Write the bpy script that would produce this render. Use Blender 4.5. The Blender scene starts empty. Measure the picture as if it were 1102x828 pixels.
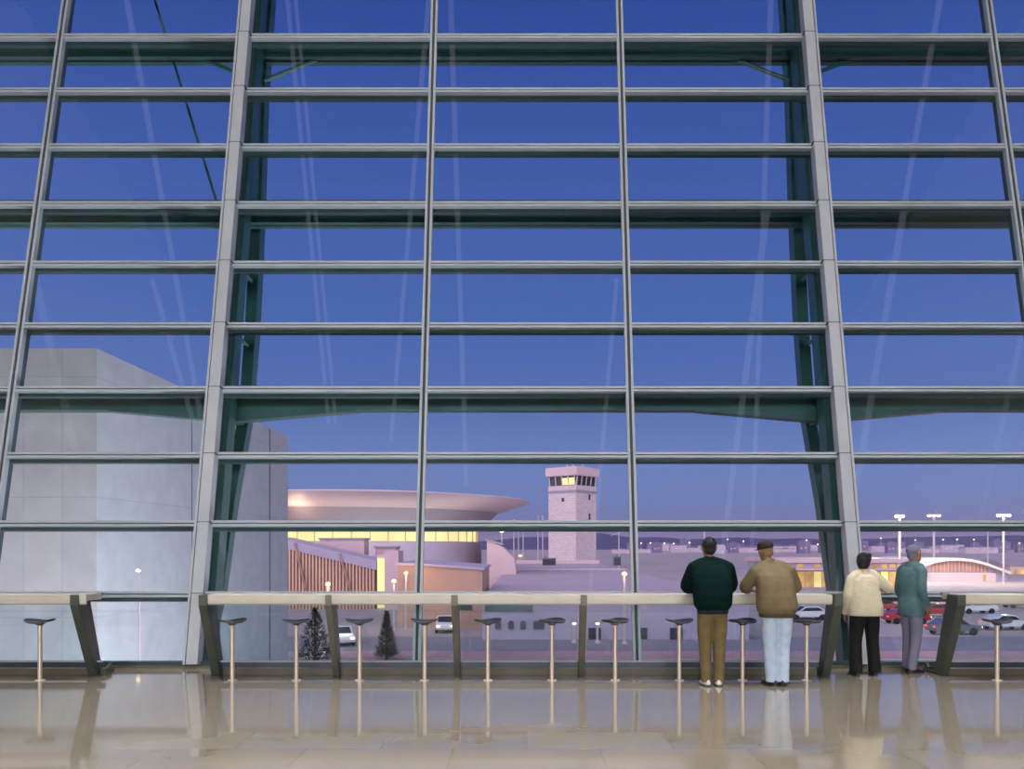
import bpy, bmesh, math, random
from mathutils import Vector, Matrix
random.seed(7)
C = bpy.context.scene.collection
PI = math.pi
# ---------------------------------------------------------------- camera model (1102 x 828)
F, PX, PY, EYE = 869.0, 567.0, 588.0, 1.66
def W(px, py, Y):
    """point at depth Y seen at photo pixel px,py (used to read positions off the photograph)"""
    return Vector(((px - PX) / F * Y, Y, EYE + (PY - py) / F * Y))
def lin(c):
    c = c / 255.0
    return c / 12.92 if c <= 0.04045 else ((c + 0.055) / 1.055) ** 2.4
def rgb(r, g, b, k=1.0):
    return (lin(r) * k, lin(g) * k, lin(b) * k, 1.0)
# ---------------------------------------------------------------- materials
def newmat(name):
    m = bpy.data.materials.new(name); m.use_nodes = True
    nt = m.node_tree; nt.nodes.clear()
    out = nt.nodes.new('ShaderNodeOutputMaterial')
    return m, nt, out
def mat(name, col, rough=0.5, metal=0.0, var=0.12, scale=6.0, bump=0.0, bscale=30.0, spec=0.5, coat=0.0):
    m, nt, out = newmat(name)
    p = nt.nodes.new('ShaderNodeBsdfPrincipled')
    p.inputs['Roughness'].default_value = rough
    p.inputs['Metallic'].default_value = metal
    p.inputs['Specular IOR Level'].default_value = spec
    p.inputs['Coat Weight'].default_value = coat
    tc = nt.nodes.new('ShaderNodeTexCoord')
    n = nt.nodes.new('ShaderNodeTexNoise'); n.inputs['Scale'].default_value = scale; n.inputs['Detail'].default_value = 4
    nt.links.new(tc.outputs['Object'], n.inputs['Vector'])
    r = nt.nodes.new('ShaderNodeValToRGB')
    a = [max(0, c * (1 - var)) for c in col[:3]] + [1]; b = [min(1, c * (1 + var)) for c in col[:3]] + [1]
    r.color_ramp.elements[0].position = .3; r.color_ramp.elements[1].position = .7
    r.color_ramp.elements[0].color = a; r.color_ramp.elements[1].color = b
    nt.links.new(n.outputs['Fac'], r.inputs['Fac']); nt.links.new(r.outputs['Color'], p.inputs['Base Color'])
    if bump:
        n2 = nt.nodes.new('ShaderNodeTexNoise'); n2.inputs['Scale'].default_value = bscale; n2.inputs['Detail'].default_value = 3
        nt.links.new(tc.outputs['Object'], n2.inputs['Vector'])
        bp = nt.nodes.new('ShaderNodeBump'); bp.inputs['Strength'].default_value = bump; bp.inputs['Distance'].default_value = .02
        nt.links.new(n2.outputs['Fac'], bp.inputs['Height']); nt.links.new(bp.outputs['Normal'], p.inputs['Normal'])
    nt.links.new(p.outputs['BSDF'], out.inputs['Surface'])
    return m
def emat(name, col, strength, var=0.0, scale=3.0):
    m, nt, out = newmat(name)
    e = nt.nodes.new('ShaderNodeEmission'); e.inputs['Strength'].default_value = strength
    e.inputs['Color'].default_value = col
    if var:
        tc = nt.nodes.new('ShaderNodeTexCoord')
        n = nt.nodes.new('ShaderNodeTexNoise'); n.inputs['Scale'].default_value = scale
        nt.links.new(tc.outputs['Object'], n.inputs['Vector'])
        mr = nt.nodes.new('ShaderNodeMapRange'); mr.inputs['From Min'].default_value = .3; mr.inputs['From Max'].default_value = .7
        mr.inputs['To Min'].default_value = strength * (1 - var); mr.inputs['To Max'].default_value = strength * (1 + var)
        nt.links.new(n.outputs['Fac'], mr.inputs['Value']); nt.links.new(mr.outputs['Result'], e.inputs['Strength'])
    nt.links.new(e.outputs['Emission'], out.inputs['Surface'])
    return m
def glassmat(name, tint, f0=0.04, rough=0.0, gcol=(1, 1, 1, 1), wave=0.0):
    """thin architectural glass: clear transmission plus a Schlick reflection, the same for every kind of ray"""
    m, nt, out = newmat(name); N = nt.nodes; L = nt.links
    g = N.new('ShaderNodeNewGeometry'); d = N.new('ShaderNodeVectorMath'); d.operation = 'DOT_PRODUCT'
    L.new(g.outputs['Normal'], d.inputs[0]); L.new(g.outputs['Incoming'], d.inputs[1])
    ab = N.new('ShaderNodeMath'); ab.operation = 'ABSOLUTE'; L.new(d.outputs['Value'], ab.inputs[0])
    om = N.new('ShaderNodeMath'); om.operation = 'SUBTRACT'; om.inputs[0].default_value = 1; L.new(ab.outputs[0], om.inputs[1])
    pw = N.new('ShaderNodeMath'); pw.operation = 'POWER'; pw.inputs[1].default_value = 5; L.new(om.outputs[0], pw.inputs[0])
    ma = N.new('ShaderNodeMath'); ma.operation = 'MULTIPLY_ADD'; ma.inputs[1].default_value = 1 - f0; ma.inputs[2].default_value = f0
    L.new(pw.outputs[0], ma.inputs[0])
    t = N.new('ShaderNodeBsdfTransparent'); t.inputs['Color'].default_value = tint
    gl = N.new('ShaderNodeBsdfGlossy'); gl.inputs['Roughness'].default_value = rough; gl.inputs['Color'].default_value = gcol
    mx = N.new('ShaderNodeMixShader'); L.new(ma.outputs[0], mx.inputs[0]); L.new(t.outputs[0], mx.inputs[1]); L.new(gl.outputs[0], mx.inputs[2])
    L.new(mx.outputs[0], out.inputs['Surface'])
    return m
def brickmat(name, c1, c2, mortar, bw, bh, msize=.01, rough=.6, spec=.5, rotx=False, squash=1.0, bump=0.0, noise=0.0, offset=.5, grain=0.15, coat=0.0):
    m, nt, out = newmat(name); N = nt.nodes; L = nt.links
    p = N.new('ShaderNodeBsdfPrincipled'); p.inputs['Roughness'].default_value = rough; p.inputs['Specular IOR Level'].default_value = spec; p.inputs['Coat Weight'].default_value = coat; p.inputs['Coat Roughness'].default_value = .05
    tc = N.new('ShaderNodeTexCoord'); mp = N.new('ShaderNodeMapping')
    if rotx == 'x': mp.inputs['Rotation'].default_value = (PI / 2, 0, 0)
    if rotx == 'y': mp.inputs['Rotation'].default_value = (PI / 2, 0, PI / 2)
    L.new(tc.outputs['Object'], mp.inputs['Vector'])
    b = N.new('ShaderNodeTexBrick'); b.inputs['Color1'].default_value = c1; b.inputs['Color2'].default_value = c2; b.inputs['Mortar'].default_value = mortar
    b.inputs['Scale'].default_value = 1; b.inputs['Brick Width'].default_value = bw; b.inputs['Row Height'].default_value = bh; b.inputs['Mortar Size'].default_value = msize
    b.offset = offset
    L.new(mp.outputs['Vector'], b.inputs['Vector'])
    n = N.new('ShaderNodeTexNoise'); n.inputs['Scale'].default_value = 1.7; n.inputs['Detail'].default_value = 6
    L.new(tc.outputs['Object'], n.inputs['Vector'])
    mr = N.new('ShaderNodeMapRange'); mr.inputs['From Min'].default_value = .3; mr.inputs['From Max'].default_value = .7
    mr.inputs['To Min'].default_value = 1 - grain; mr.inputs['To Max'].default_value = 1 + grain
    L.new(n.outputs['Fac'], mr.inputs['Value'])
    hv = N.new('ShaderNodeMix'); hv.data_type = 'RGBA'; hv.blend_type = 'MULTIPLY'; hv.inputs['Factor'].default_value = 1
    L.new(b.outputs['Color'], hv.inputs['A']); L.new(mr.outputs['Result'], hv.inputs['B'])
    L.new(hv.outputs['Result'], p.inputs['Base Color'])
    if noise:
        n2 = N.new('ShaderNodeTexNoise'); n2.inputs['Scale'].default_value = 1.0; n2.inputs['Detail'].default_value = 2
        m2 = N.new('ShaderNodeMapping'); m2.inputs['Scale'].default_value = (.7, 5, 1); L.new(tc.outputs['Object'], m2.inputs['Vector']); L.new(m2.outputs['Vector'], n2.inputs['Vector'])
        bp = N.new('ShaderNodeBump'); bp.inputs['Strength'].default_value = noise; bp.inputs['Distance'].default_value = .02
        L.new(n2.outputs['Fac'], bp.inputs['Height']); L.new(bp.outputs['Normal'], p.inputs['Normal'])
    L.new(p.outputs['BSDF'], out.inputs['Surface'])
    return m
M = dict(
    floor=brickmat('polished stone', rgb(140, 130, 117), rgb(130, 121, 109), rgb(124, 115, 104), 1.2, .6, .004, .075, .9, noise=0, coat=.25, grain=.05),
    alu=mat('painted aluminium', rgb(168, 176, 186), .42, 0, .05, 3),
    alud=mat('dark gasket', rgb(58, 60, 62), .6, 0, .1),
    fin=mat('outer frame', rgb(48, 74, 76), .5, .1, .1),
    post=mat('warm grey steel', rgb(174, 178, 187), .42, 0, .06, 2.5),
    green=mat('dark green steel', rgb(50, 96, 93), .45, .1, .18, 1.6),
    glass=glassmat('facade glass', (.90, .95, .96, 1), .045),
    glass2=glassmat('railing glass', (.86, .93, .93, 1), .045),
    cream=mat('cream counter', rgb(212, 206, 194), .35, 0, .04, 4),
    darkedge=mat('counter edge', rgb(84, 78, 72), .4, .2, .1),
    blade=mat('bronze grey steel', rgb(78, 84, 76), .45, .2, .12, 5),
    blademid=mat('pale bronze steel', rgb(112, 110, 98), .45, .2, .12, 5),
    kick=mat('olive plinth stone', rgb(104, 98, 82), .4, 0, .15, 4),
    kickd=mat('slate rail', rgb(60, 66, 74), .4, .3, .1),
    chrome=mat('brushed steel', rgb(222, 204, 188), .32, .35, .04, 8),
    seat=mat('graphite seat', rgb(104, 102, 104), .3, .35, .1, 12),
    plaster=mat('plaster', rgb(190, 184, 176), .8, 0, .05, 2),
    ceil=mat('dark ceiling', rgb(60, 60, 64), .9, 0, .06, 2),
    concrete=mat('apron concrete', rgb(164, 152, 152), .75, 0, .12, .05),
    road=mat('asphalt', rgb(128, 124, 138), .8, 0, .1, .3),
    redroad=mat('reddish paving', rgb(176, 136, 144), .8, 0, .12, .3),
    flatroof=mat('pale roof membrane', rgb(176, 160, 172), .8, 0, .05, .08),
    lav=mat('lavender render', rgb(170, 160, 178), .8, 0, .06, .3),
    pinkwall=mat('pale pink render', rgb(206, 178, 180), .7, 0, .05, .2),
    orange=mat('ochre render', rgb(178, 146, 128), .75, 0, .08, .4),
    greenglass=mat('dark green glazing', rgb(40, 62, 66), .25, 0, .1),
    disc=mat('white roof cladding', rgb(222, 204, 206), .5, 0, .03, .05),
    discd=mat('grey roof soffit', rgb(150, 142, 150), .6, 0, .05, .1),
    rib=mat('facade rib', rgb(214, 176, 150), .6, 0, .1, .4),
    bronze=mat('ramp glazing', rgb(158, 122, 112), .4, 0, .2, .5),
    towerw=brickmat('tower stone', rgb(212, 194, 192), rgb(202, 184, 184), rgb(176, 158, 164), 1.6, .9, .04, .75, rotx='x'),
    dark=mat('dark window', rgb(46, 48, 62), .25, 0, .1),
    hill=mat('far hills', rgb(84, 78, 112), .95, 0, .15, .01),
    city=mat('far render', rgb(184, 170, 188), .85, 0, .15, .1),
    cityd=mat('far dark render', rgb(118, 110, 142), .85, 0, .15, .1),
    pole=mat('galvanised pole', rgb(190, 176, 180), .5, .2, .06, 2),
    leaf=mat('conifer leaf', rgb(26, 44, 32), .8, 0, .3, 4),
    bark=mat('bark', rgb(70, 56, 48), .9, 0, .2, 6),
    tyre=mat('rubber', rgb(24, 24, 26), .8, 0, .1),
    carw=mat('white car paint', rgb(222, 220, 222), .25, 0, .03, 1, coat=.5),
    carr=mat('red car paint', rgb(150, 40, 44), .25, 0, .05, 1, coat=.5),
    carg=mat('grey car paint', rgb(110, 112, 122), .25, .3, .05, 1, coat=.5),
    carglass=mat('car glass', rgb(30, 34, 42), .1, 0, .05),
    skin=mat('skin', rgb(168, 120, 96), .55, 0, .08, 14),
    eye=mat('eye', rgb(230, 226, 220), .2, 0, .02),
    hairb=mat('black hair', rgb(26, 24, 24), .55, 0, .3, 60, .5, 160),
    hairs=mat('sandy hair', rgb(150, 118, 88), .6, 0, .2, 60, .4, 160),
    cap=mat('brown cap felt', rgb(44, 32, 28), .85, 0, .15, 30),
    jgreen=mat('dark green cloth', rgb(5, 32, 31), .9, 0, .25, 9, .5, 22, .12),
    jnavy=mat('navy knit', rgb(22, 28, 52), .85, 0, .2, 30, .3, 80),
    jbrown=mat('olive brown suede', rgb(118, 104, 76), .8, 0, .14, 7, .5, 18),
    jbrownd=mat('dark brown ribbing', rgb(84, 72, 56), .85, 0, .15, 40, .3, 90),
    jcream=mat('cream wool', rgb(212, 202, 176), .85, 0, .06, 9, .5, 16),
    khaki=mat('khaki cotton', rgb(118, 102, 64), .8, 0, .14, 8, .4, 20),
    denim=mat('pale denim', rgb(196, 214, 238), .8, 0, .12, 10, .4, 24),
    black=mat('black cloth', rgb(7, 7, 9), .85, 0, .2, 10, .3, 24),
    teal=mat('teal coat cloth', rgb(84, 118, 124), .85, 0, .12, 8, .4, 20),
    slate=mat('slate cloth', rgb(124, 122, 146), .85, 0, .12, 8, .4, 20),
    wshoe=mat('white leather', rgb(236, 232, 222), .5, 0, .04),
    bshoe=mat('black leather', rgb(26, 24, 26), .4, 0, .1),
    sole=mat('rubber sole', rgb(70, 66, 62), .8, 0, .1),
    streak=emat('added streak glow', rgb(232, 226, 240), .55),
    glow=emat('warm lit window', rgb(255, 222, 140), 1.5, .25, .15),
    glowy=emat('yellow lit glazing', rgb(255, 226, 160), 1.55, .15, .2),
    gloworange=emat('orange lit window', rgb(255, 190, 120), 1.0, .45, .25),
    towlit=emat('tower lit window', rgb(255, 224, 150), 1.8),
    lampw=emat('white lamp', rgb(255, 222, 186), 5),
    lampo=emat('sodium lamp', rgb(255, 168, 110), 4),
    lampr=emat('tail lamp', rgb(255, 90, 80), 2),
    hallglow=emat('added hall glow', rgb(255, 236, 214), 1.2),
)
def panelmat():
    return brickmat('clad stone panels', rgb(190, 188, 190), rgb(184, 183, 187), rgb(170, 170, 175), 2.8, .9, .012, .7, rotx='y', offset=0, grain=.08)
M['panels'] = panelmat()
# ---------------------------------------------------------------- mesh helper
class MB:
    def __init__(s, *mats): s.bm = bmesh.new(); s.mats = list(mats)
    def _m(s, faces, mi):
        for f in faces: f.material_index = mi
    def hexa(s, p, mi=0):
        v = [s.bm.verts.new(q) for q in p]
        fs = [s.bm.faces.new([v[i] for i in q]) for q in ((0, 3, 2, 1), (4, 5, 6, 7), (0, 1, 5, 4), (1, 2, 6, 5), (2, 3, 7, 6), (3, 0, 4, 7))]
        s._m(fs, mi); return s
    def box(s, x0, x1, y0, y1, z0, z1, mi=0):
        return s.hexa([(x0, y0, z0), (x1, y0, z0), (x1, y1, z0), (x0, y1, z0), (x0, y0, z1), (x1, y0, z1), (x1, y1, z1), (x0, y1, z1)], mi)
    def prism(s, poly, axis, a0, a1, mi=0):
        def P(u, w, t): return {'x': (t, u, w), 'y': (u, t, w), 'z': (u, w, t)}[axis]
        A = [s.bm.verts.new(P(u, w, a0)) for u, w in poly]; B = [s.bm.verts.new(P(u, w, a1)) for u, w in poly]
        fs = [s.bm.faces.new(A[::-1]), s.bm.faces.new(B)]
        n = len(poly)
        for i in range(n): fs.append(s.bm.faces.new((A[i], A[(i + 1) % n], B[(i + 1) % n], B[i])))
        s._m(fs, mi); return s
    def rings(s, R, mi=0, cap=True):
        V = [[s.bm.verts.new(p) for p in r] for r in R]; n = len(R[0]); fs = []
        for a, b in zip(V, V[1:]):
            for i in range(n): fs.append(s.bm.faces.new((a[i], a[(i + 1) % n], b[(i + 1) % n], b[i])))
        if cap: fs += [s.bm.faces.new(V[0][::-1]), s.bm.faces.new(V[-1])]
        s._m(fs, mi); return s
    def tube(s, pts, rad, n=10, mi=0, sq=None):
        pts = [Vector(p) for p in pts]
        if not hasattr(rad, '__len__'): rad = [rad] * len(pts)
        R = []; up = None
        for i, p in enumerate(pts):
            d = (pts[min(i + 1, len(pts) - 1)] - pts[max(i - 1, 0)]).normalized()
            if up is None: up = Vector((0, 0, 1)) if abs(d.z) < .9 else Vector((0, 1, 0))
            a = d.cross(up).normalized(); b = a.cross(d).normalized(); up = b
            ra = rb = rad[i]
            if hasattr(rad[i], '__len__'): ra, rb = rad[i]
            if n == 4: R.append([p + a * ra * sx + b * rb * sy for sx, sy in ((-1, -1), (1, -1), (1, 1), (-1, 1))])
            else: R.append([p + a * ra * math.cos(2 * PI * k / n) + b * rb * math.sin(2 * PI * k / n) for k in range(n)])
        return s.rings(R, mi)
    def lathe(s, prof, n=24, cx=0, cy=0, mi=0, fz=None):
        R = []
        for r, z in prof:
            r = max(r, 1e-4)
            ring = []
            for k in range(n):
                a = 2 * PI * k / n; x, y = r * math.cos(a), r * math.sin(a)
                ring.append((cx + x, cy + y, z + (fz(x, y) if fz else 0)))
            R.append(ring)
        return s.rings(R, mi)
    def ball(s, c, rx, ry=None, rz=None, seg=14, mi=0):
        ry = rx if ry is None else ry; rz = rx if rz is None else rz
        c = Vector(c); R = []
        m = max(6, seg // 2 + 2)
        for j in range(m + 1):
            t = PI * j / m; st = max(math.sin(t), 1e-3)
            R.append([c + Vector((rx * st * math.cos(2 * PI * k / seg), ry * st * math.sin(2 * PI * k / seg), -rz * math.cos(t))) for k in range(seg)])
        return s.rings(R, mi)
    def build(s, name, parent=None, smooth=None, bevel=0.0, remesh=None, sm_iter=0, remat=None):
        bmesh.ops.recalc_face_normals(s.bm, faces=s.bm.faces)
        me = bpy.data.meshes.new(name); s.bm.to_mesh(me); s.bm.free()
        for m in s.mats: me.materials.append(m)
        o = bpy.data.objects.new(name, me); C.objects.link(o)
        if parent: o.parent = parent
        if remesh:
            md = o.modifiers.new('r', 'REMESH'); md.mode = 'VOXEL'; md.voxel_size = remesh; md.use_smooth_shade = True
            if sm_iter:
                sd = o.modifiers.new('s', 'SMOOTH'); sd.factor = .5; sd.iterations = sm_iter
            dg = bpy.context.evaluated_depsgraph_get(); dg.update()
            me2 = bpy.data.meshes.new_from_object(o.evaluated_get(dg))
            o.modifiers.clear(); o.data = me2; me2.name = name
            me2.materials.clear()
            for m in s.mats: me2.materials.append(m)
            for p in me2.polygons: p.use_smooth = True; p.material_index = 0
            bpy.data.meshes.remove(me)
            return o
        if bevel:
            b = bmesh.new(); b.from_mesh(me)
            bmesh.ops.bevel(b, geom=[e for e in b.edges if e.calc_face_angle(0) > .6], offset=bevel, segments=2, affect='EDGES', clamp_overlap=True)
            b.to_mesh(me); b.free()
        if smooth is not None:
            for p in me.polygons: p.use_smooth = True
            me.set_sharp_from_angle(angle=math.radians(smooth))
        return o
def empty(name, loc=(0, 0, 0), rz=0):
    o = bpy.data.objects.new(name, None); C.objects.link(o); o.location = loc; o.rotation_euler = (0, 0, rz); o.empty_display_size = .1
    return o
def tag(o, label, cat, group=None):
    o['label'] = label; o['category'] = cat
    if group: o['group'] = group
    elif 'group' in o: del o['group']
    return o
def struct(o): o['kind'] = 'structure'; return o
def copy_tree(o, parent=None):
    c = o.copy(); C.objects.link(c)
    if parent: c.parent = parent
    for ch in list(o.children): copy_tree(ch, c)
    return c
# ================================================================ SETTING: hall
TH = math.atan(.2026 / .986); CT, ST = math.cos(TH), math.sin(TH); ROW = 1.0066; Y0 = 11.0; NR = 24
def G(x, v, n):
    """glass-plane coordinates: v up the slope, n outwards"""
    return Vector((x, Y0 + v * ST + n * CT, v * CT - n * ST))
def gbox(mb, x0, x1, v0, v1, n0, n1, mi=0):
    return mb.hexa([G(x0, v0, n0), G(x1, v0, n0), G(x1, v0, n1), G(x0, v0, n1), G(x0, v1, n0), G(x1, v1, n0), G(x1, v1, n1), G(x0, v1, n1)], mi)
XL, XR, YB, ZC = -16.5, 16.5, -18.0, 23.9
mb = MB(M['floor']); mb.box(XL, XR, YB, 11.7, -.35, 0); struct(mb.build('floor'))
mb = MB(M['ceil']); mb.box(XL - .3, XR + .3, YB - .3, 16.9, ZC, ZC + .4)
for k in range(12): mb.box(XL, XR, YB + 2.4 * k + 1, YB + 2.4 * k + 1.25, ZC - .3, ZC)
struct(mb.build('ceiling'))
mb = MB(M['plaster']); mb.box(XL - .3, XL, YB, 16.2, -.35, ZC); struct(mb.build('wall_left'))
mb = MB(M['plaster']); mb.box(XR, XR + .3, YB, 16.2, -.35, ZC); struct(mb.build('wall_right'))
mb = MB(M['plaster'], M['hallglow'], M['alud'])
mb.box(XL - .3, XR + .3, YB - .3, YB, -.35, ZC)
struct(mb.build('wall_back'))
# sill under the glass
mb = MB(M['fin'], M['kick']); mb.box(XL, XR, 10.93, 11.12, 0, .035, 1); mb.box(XL, XR, 10.985, 11.10, .035, .085, 0); struct(mb.build('trim_1'))
# mullion, transom, glass: one window bay per 3 m
MUL = [-16.5 + 3 * i for i in range(12)]
for i, x0 in enumerate(MUL[:-1]):
    x1 = x0 + 3
    root = struct(empty('window_%d' % (i + 1), (0, 0, 0)))
    fr = MB(M['alu'], M['alud'], M['fin'])
    for k in range(1, NR + 1):
        v = ROW * k
        gbox(fr, x0 + .055, x1 - .055, v + .008, v + .041, -.05, .03, 0)
        gbox(fr, x0 + .055, x1 - .055, v - .008, v + .008, -.035, .03, 1)
        gbox(fr, x0 + .055, x1 - .055, v - .041, v - .008, -.05, .03, 0)
        gbox(fr, x0 + .02, x1 - .02, v - .085, v + .02, .05, .12, 2)
    fr.build('frame', root)
    gl = MB(M['glass'])
    for k in range(NR): gbox(gl, x0 + .03, x1 - .03, ROW * k + .03, ROW * (k + 1) - .03, .005, .03)
    gl.build('glazing', root)
VT = ROW * NR
for i, x in enumerate(MUL):
    mb = MB(M['alu'], M['alud'], M['fin'])
    big = abs(abs(x) - 4.5) < .1 or abs(abs(x) - 13.5) < .1
    if big:
        s = 1 if x > 0 else -1
        mb = MB(M['post'], M['alud'], M['fin'])
        a, b = sorted((x - s * .06, x + s * .095)); gbox(mb, a, b, .04, VT, -.14, .03, 0)
        a, b = sorted((x + s * .105, x + s * .14)); gbox(mb, a, b, .04, VT, -.03, .03, 1)
        a, b = sorted((x + s * .14, x + s * .175)); gbox(mb, a, b, .04, VT, -.06, .03, 0)
        for k in range(1, NR):       # joints of the post sleeves
            gbox(mb, x - .078 if s > 0 else x - .108, x + .108 if s > 0 else x + .078, ROW * k - .006, ROW * k + .004, -.142, -.02, 1)
    else:
        gbox(mb, x - .055, x - .02, .04, VT, -.055, .03, 0)
        gbox(mb, x - .02, x + .02, .04, VT, -.03, .03, 1)
        gbox(mb, x + .02, x + .055, .04, VT, -.055, .03, 0)
    gbox(mb, x - .035, x + .035, .04, VT, .05, .15, 2)
    struct(mb.build('trim_%d' % (i + 3)))
# outer green steel: masts (fish-belly trusses) and horizontal girders
def mast(x):
    mb = MB(M['green'])
    outer = [(11.28, .06), (11.82, .96), (12.3, 2.34), (12.95, 3.75), (13.25, 5.2), (13.42, 6.4), (13.52, 7.2), (13.72, 9.35), (16.5, 23.8)]
    inner = [G(x, v, .33) for v in (.08, 1, 2.4, 3.8, 5.2, 6.6, 7.3, 9.6, 24.1)]
    mb.tube([(x, y, z) for y, z in outer], [(.05, .05), (.08, .09), (.085, .1), (.09, .1), (.09, .12), (.09, .12), (.09, .12), (.09, .12), (.09, .12)], 4)
    mb.tube(inner, [(.1, .14)] * 9, 4)
    # web plate joining the legs above the upper node, and gussets at the girders
    mb.prism([(12.55, 6.95), (13.45, 6.95), (13.72, 9.35), (16.5, 23.8), (16.1, 23.8)], 'x', x - .05, x + .05)
    mb.prism([(11.95, 3.55), (12.9, 3.55), (13.0, 4.15), (12.1, 4.15)], 'x', x - .05, x + .05)
    for k, z in enumerate((4.9, 6.0)):
        mb.tube([(x, 12.0 + .21 * z - .75, z), (x, 13.0 + .05 * z, z)], .035, 8)
    return mb
for i, x in enumerate((-4.5, 4.5, -13.5, 13.5)): struct(mast(x).build('column_%d' % (i + 1)))
for i, k in enumerate((4, 7, 10, 13, 16, 19, 22)):
    mb = MB(M['green']); c = G(0, ROW * k, .62)
    y = c.y; h = {4: .34, 7: .36, 10: .38}.get(k, .42)
    zt = W(0, {4: 443, 7: 243, 10: 66}[k], y).z + h if k < 11 else ROW * k * CT + .3
    mb.box(XL, XR, y - .13, y + .13, zt - h, zt - h + .045); mb.box(XL, XR, y - .13, y + .13, zt - .045, zt)
    mb.box(XL, XR, y - .02, y + .02, zt - h, zt)
    for xm in (-4.5, 4.5, -13.5, 13.5):
        for s in (-1, 1):
            if k == 4:
                mb.hexa([(xm + s * .05, y - .12, zt - h - .17), (xm + s * 1.9, y - .12, zt - h - .01), (xm + s * 1.9, y + .12, zt - h - .01), (xm + s * .05, y + .12, zt - h - .17),
                         (xm + s * .05, y - .12, zt - h + .02), (xm + s * 1.9, y - .12, zt - h + .02), (xm + s * 1.9, y + .12, zt - h + .02), (xm + s * .05, y + .12, zt - h + .02)])
            if k == 10:
                mb.tube([(xm + s * .05, y, zt - h - .33), (xm + s * .95, y, zt - h + .02)], .035, 8)
    struct(mb.build('beam_%d' % (i + 1)))
mb = MB(M['green']); mb.tube([(-6.46, 13.95, 11.2), (-4.75, 13.0, 6.4)], .022, 8); struct(mb.build('trim_15'))

# added glowing tubes out of view, so the leaning glass mirrors pale streaks
SL_A = math.radians(47); SLD = Vector((0, math.sin(SL_A), math.cos(SL_A))); SLN = Vector((0, math.cos(SL_A), -math.sin(SL_A)))
def mirrored(px, py, off):
    d = Vector(((px - PX) / F, 1, (PY - py) / F)); n = Vector((0, CT, -ST)); o = Vector((0, 0, EYE))
    t = (Vector((0, Y0, 0)) - o).dot(n) / d.dot(n); g = o + d * t
    r = d - 2 * d.dot(n) * n; u = (Vector((0, -2 - off, 6)) - g).dot(SLN) / r.dot(SLN)
    return g + r * u
for i, (q0, p0, q1, p1, off, rr) in enumerate(((136, 0, 174, 215, 0, .05), (50, 356, 122, 660, .4, .075), (309, 0, 348, 400, 0, .04), (318, 0, 356, 400, .3, .035), (455, 70, 425, 420, .2, .045), (485, 0, 500, 470, 0, .05), (657, 380, 645, 520, .3, .045),
                       (830, 0, 822, 230, 0, .05), (815, 310, 785, 540, .3, .07), (1012, 0, 970, 240, 0, .05), (961, 300, 918, 550, .3, .06), (1087, 420, 1058, 550, .3, .055), (186, 380, 196, 415, .1, .05))):
    a, b = mirrored(q0, p0, off), mirrored(q1, p1, off)
    d = (a - b).normalized(); lo = b - d * (max(0, (b.z - .3) / d.z) if p1 > 500 or p1 < 300 else 1.5); hi = a + d * 2.0
    mb = MB(M['streak']); mb.tube([lo, hi], rr * 1.3, 12); struct(mb.build('trim_%d' % (41 + i), None, 40))  # trim in name only: made-up tubes that feed the streak reflections
# ================================================================ leaning counters
def cpt(x, y, z): return Vector((x, y, z))
def counter(name, xs, x0, x1, label, endL, endR):
    root = empty(name, (0.5 * (x0 + x1), 10.36, 0))
    ox, oy = root.location.x, root.location.y
    def part(mb, nm, bevel=0, smooth=None):
        o = mb.build(nm, None, smooth, bevel); o.parent = root; o.matrix_parent_inverse = Matrix.Translation((-ox, -oy, 0)); return o
    mb = MB(M['cream'], M['darkedge'])
    mb.box(x0, x1, 9.93, 10.30, .985, 1.062, 0)
    mb.box(x0, x1, 9.93, 9.96, .955, .985, 0)
    mb.box(x0, x1, 9.935, 9.965, .938, .955, 1)
    part(mb, 'countertop', .006)
    mb = MB(M['darkedge']); mb.tube([(x0, 10.315, 1.05), (x1, 10.315, 1.05)], .018, 10); part(mb, 'rear_rail', 0, 40)
    for px_ in xs:
        wide = px_ in (endL, endR)
        t = .055 if wide else .04
        mb = MB(M['blade' if wide else 'blademid'])
        mb.prism([(10.33, 0), (10.50, 0), (10.16, 1.06), (9.915, 1.06), (9.915, .93)], 'x', px_ - t, px_ + t)
        part(mb, 'post', .006)
        mb = MB(M['blade'])
        mb.box(px_ - t, px_ + t, 10.45, 10.78, 0, .03)
        mb.prism([(10.45, .03), (10.78, .03), (10.78, .12), (10.72, .05), (10.46, .10)], 'x', px_ - .02, px_ + .02)
        part(mb, 'foot_plate')
    lim = [x0 if endL is None else None, x1 if endR is None else None]
    pts = list(xs)
    if endL is None: pts = [x0] + pts
    if endR is None: pts = pts + [x1]
    for a, b in zip(pts, pts[1:]):
        mb = MB(M['glass2'])
        a2, b2 = a + .06, b - .06
        def q(z, d): return 10.40 - .30 * (z / 1.0) + d
        mb.hexa([(a2, q(.19, 0), .19), (b2, q(.19, 0), .19), (b2, q(.19, .015), .19), (a2, q(.19, .015), .19), (a2, q(.93, 0), .93), (b2, q(.93, 0), .93), (b2, q(.93, .015), .93), (a2, q(.93, .015), .93)])
        part(mb, 'glass_panel')
    mb = MB(M['kickd'], M['alu'])
    mb.box(x0 + .02, x1 - .02, 10.37, 10.44, .10, .175, 0); mb.box(x0 + .02, x1 - .02, 10.335, 10.36, .172, .192, 1)
    part(mb, 'bottom_rail')
    mb = MB(M['kick']); mb.box(x0 + .02, x1 - .02, 10.42, 10.56, 0, .08); part(mb, 'plinth')
    return tag(root, label, 'counter')
counter('leaning_counter', (-3.98, -2.44, -.89, .70, 2.28, 3.83), -3.95, 3.76, 'long cream leaning counter with glass panels between two tall facade posts', -3.98, 3.83)
counter('leaning_counter', (-7.1, -5.56), -9.5, -5.42, 'cream leaning counter with one bar stool, in front of pale stone wing', None, -5.56)
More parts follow.
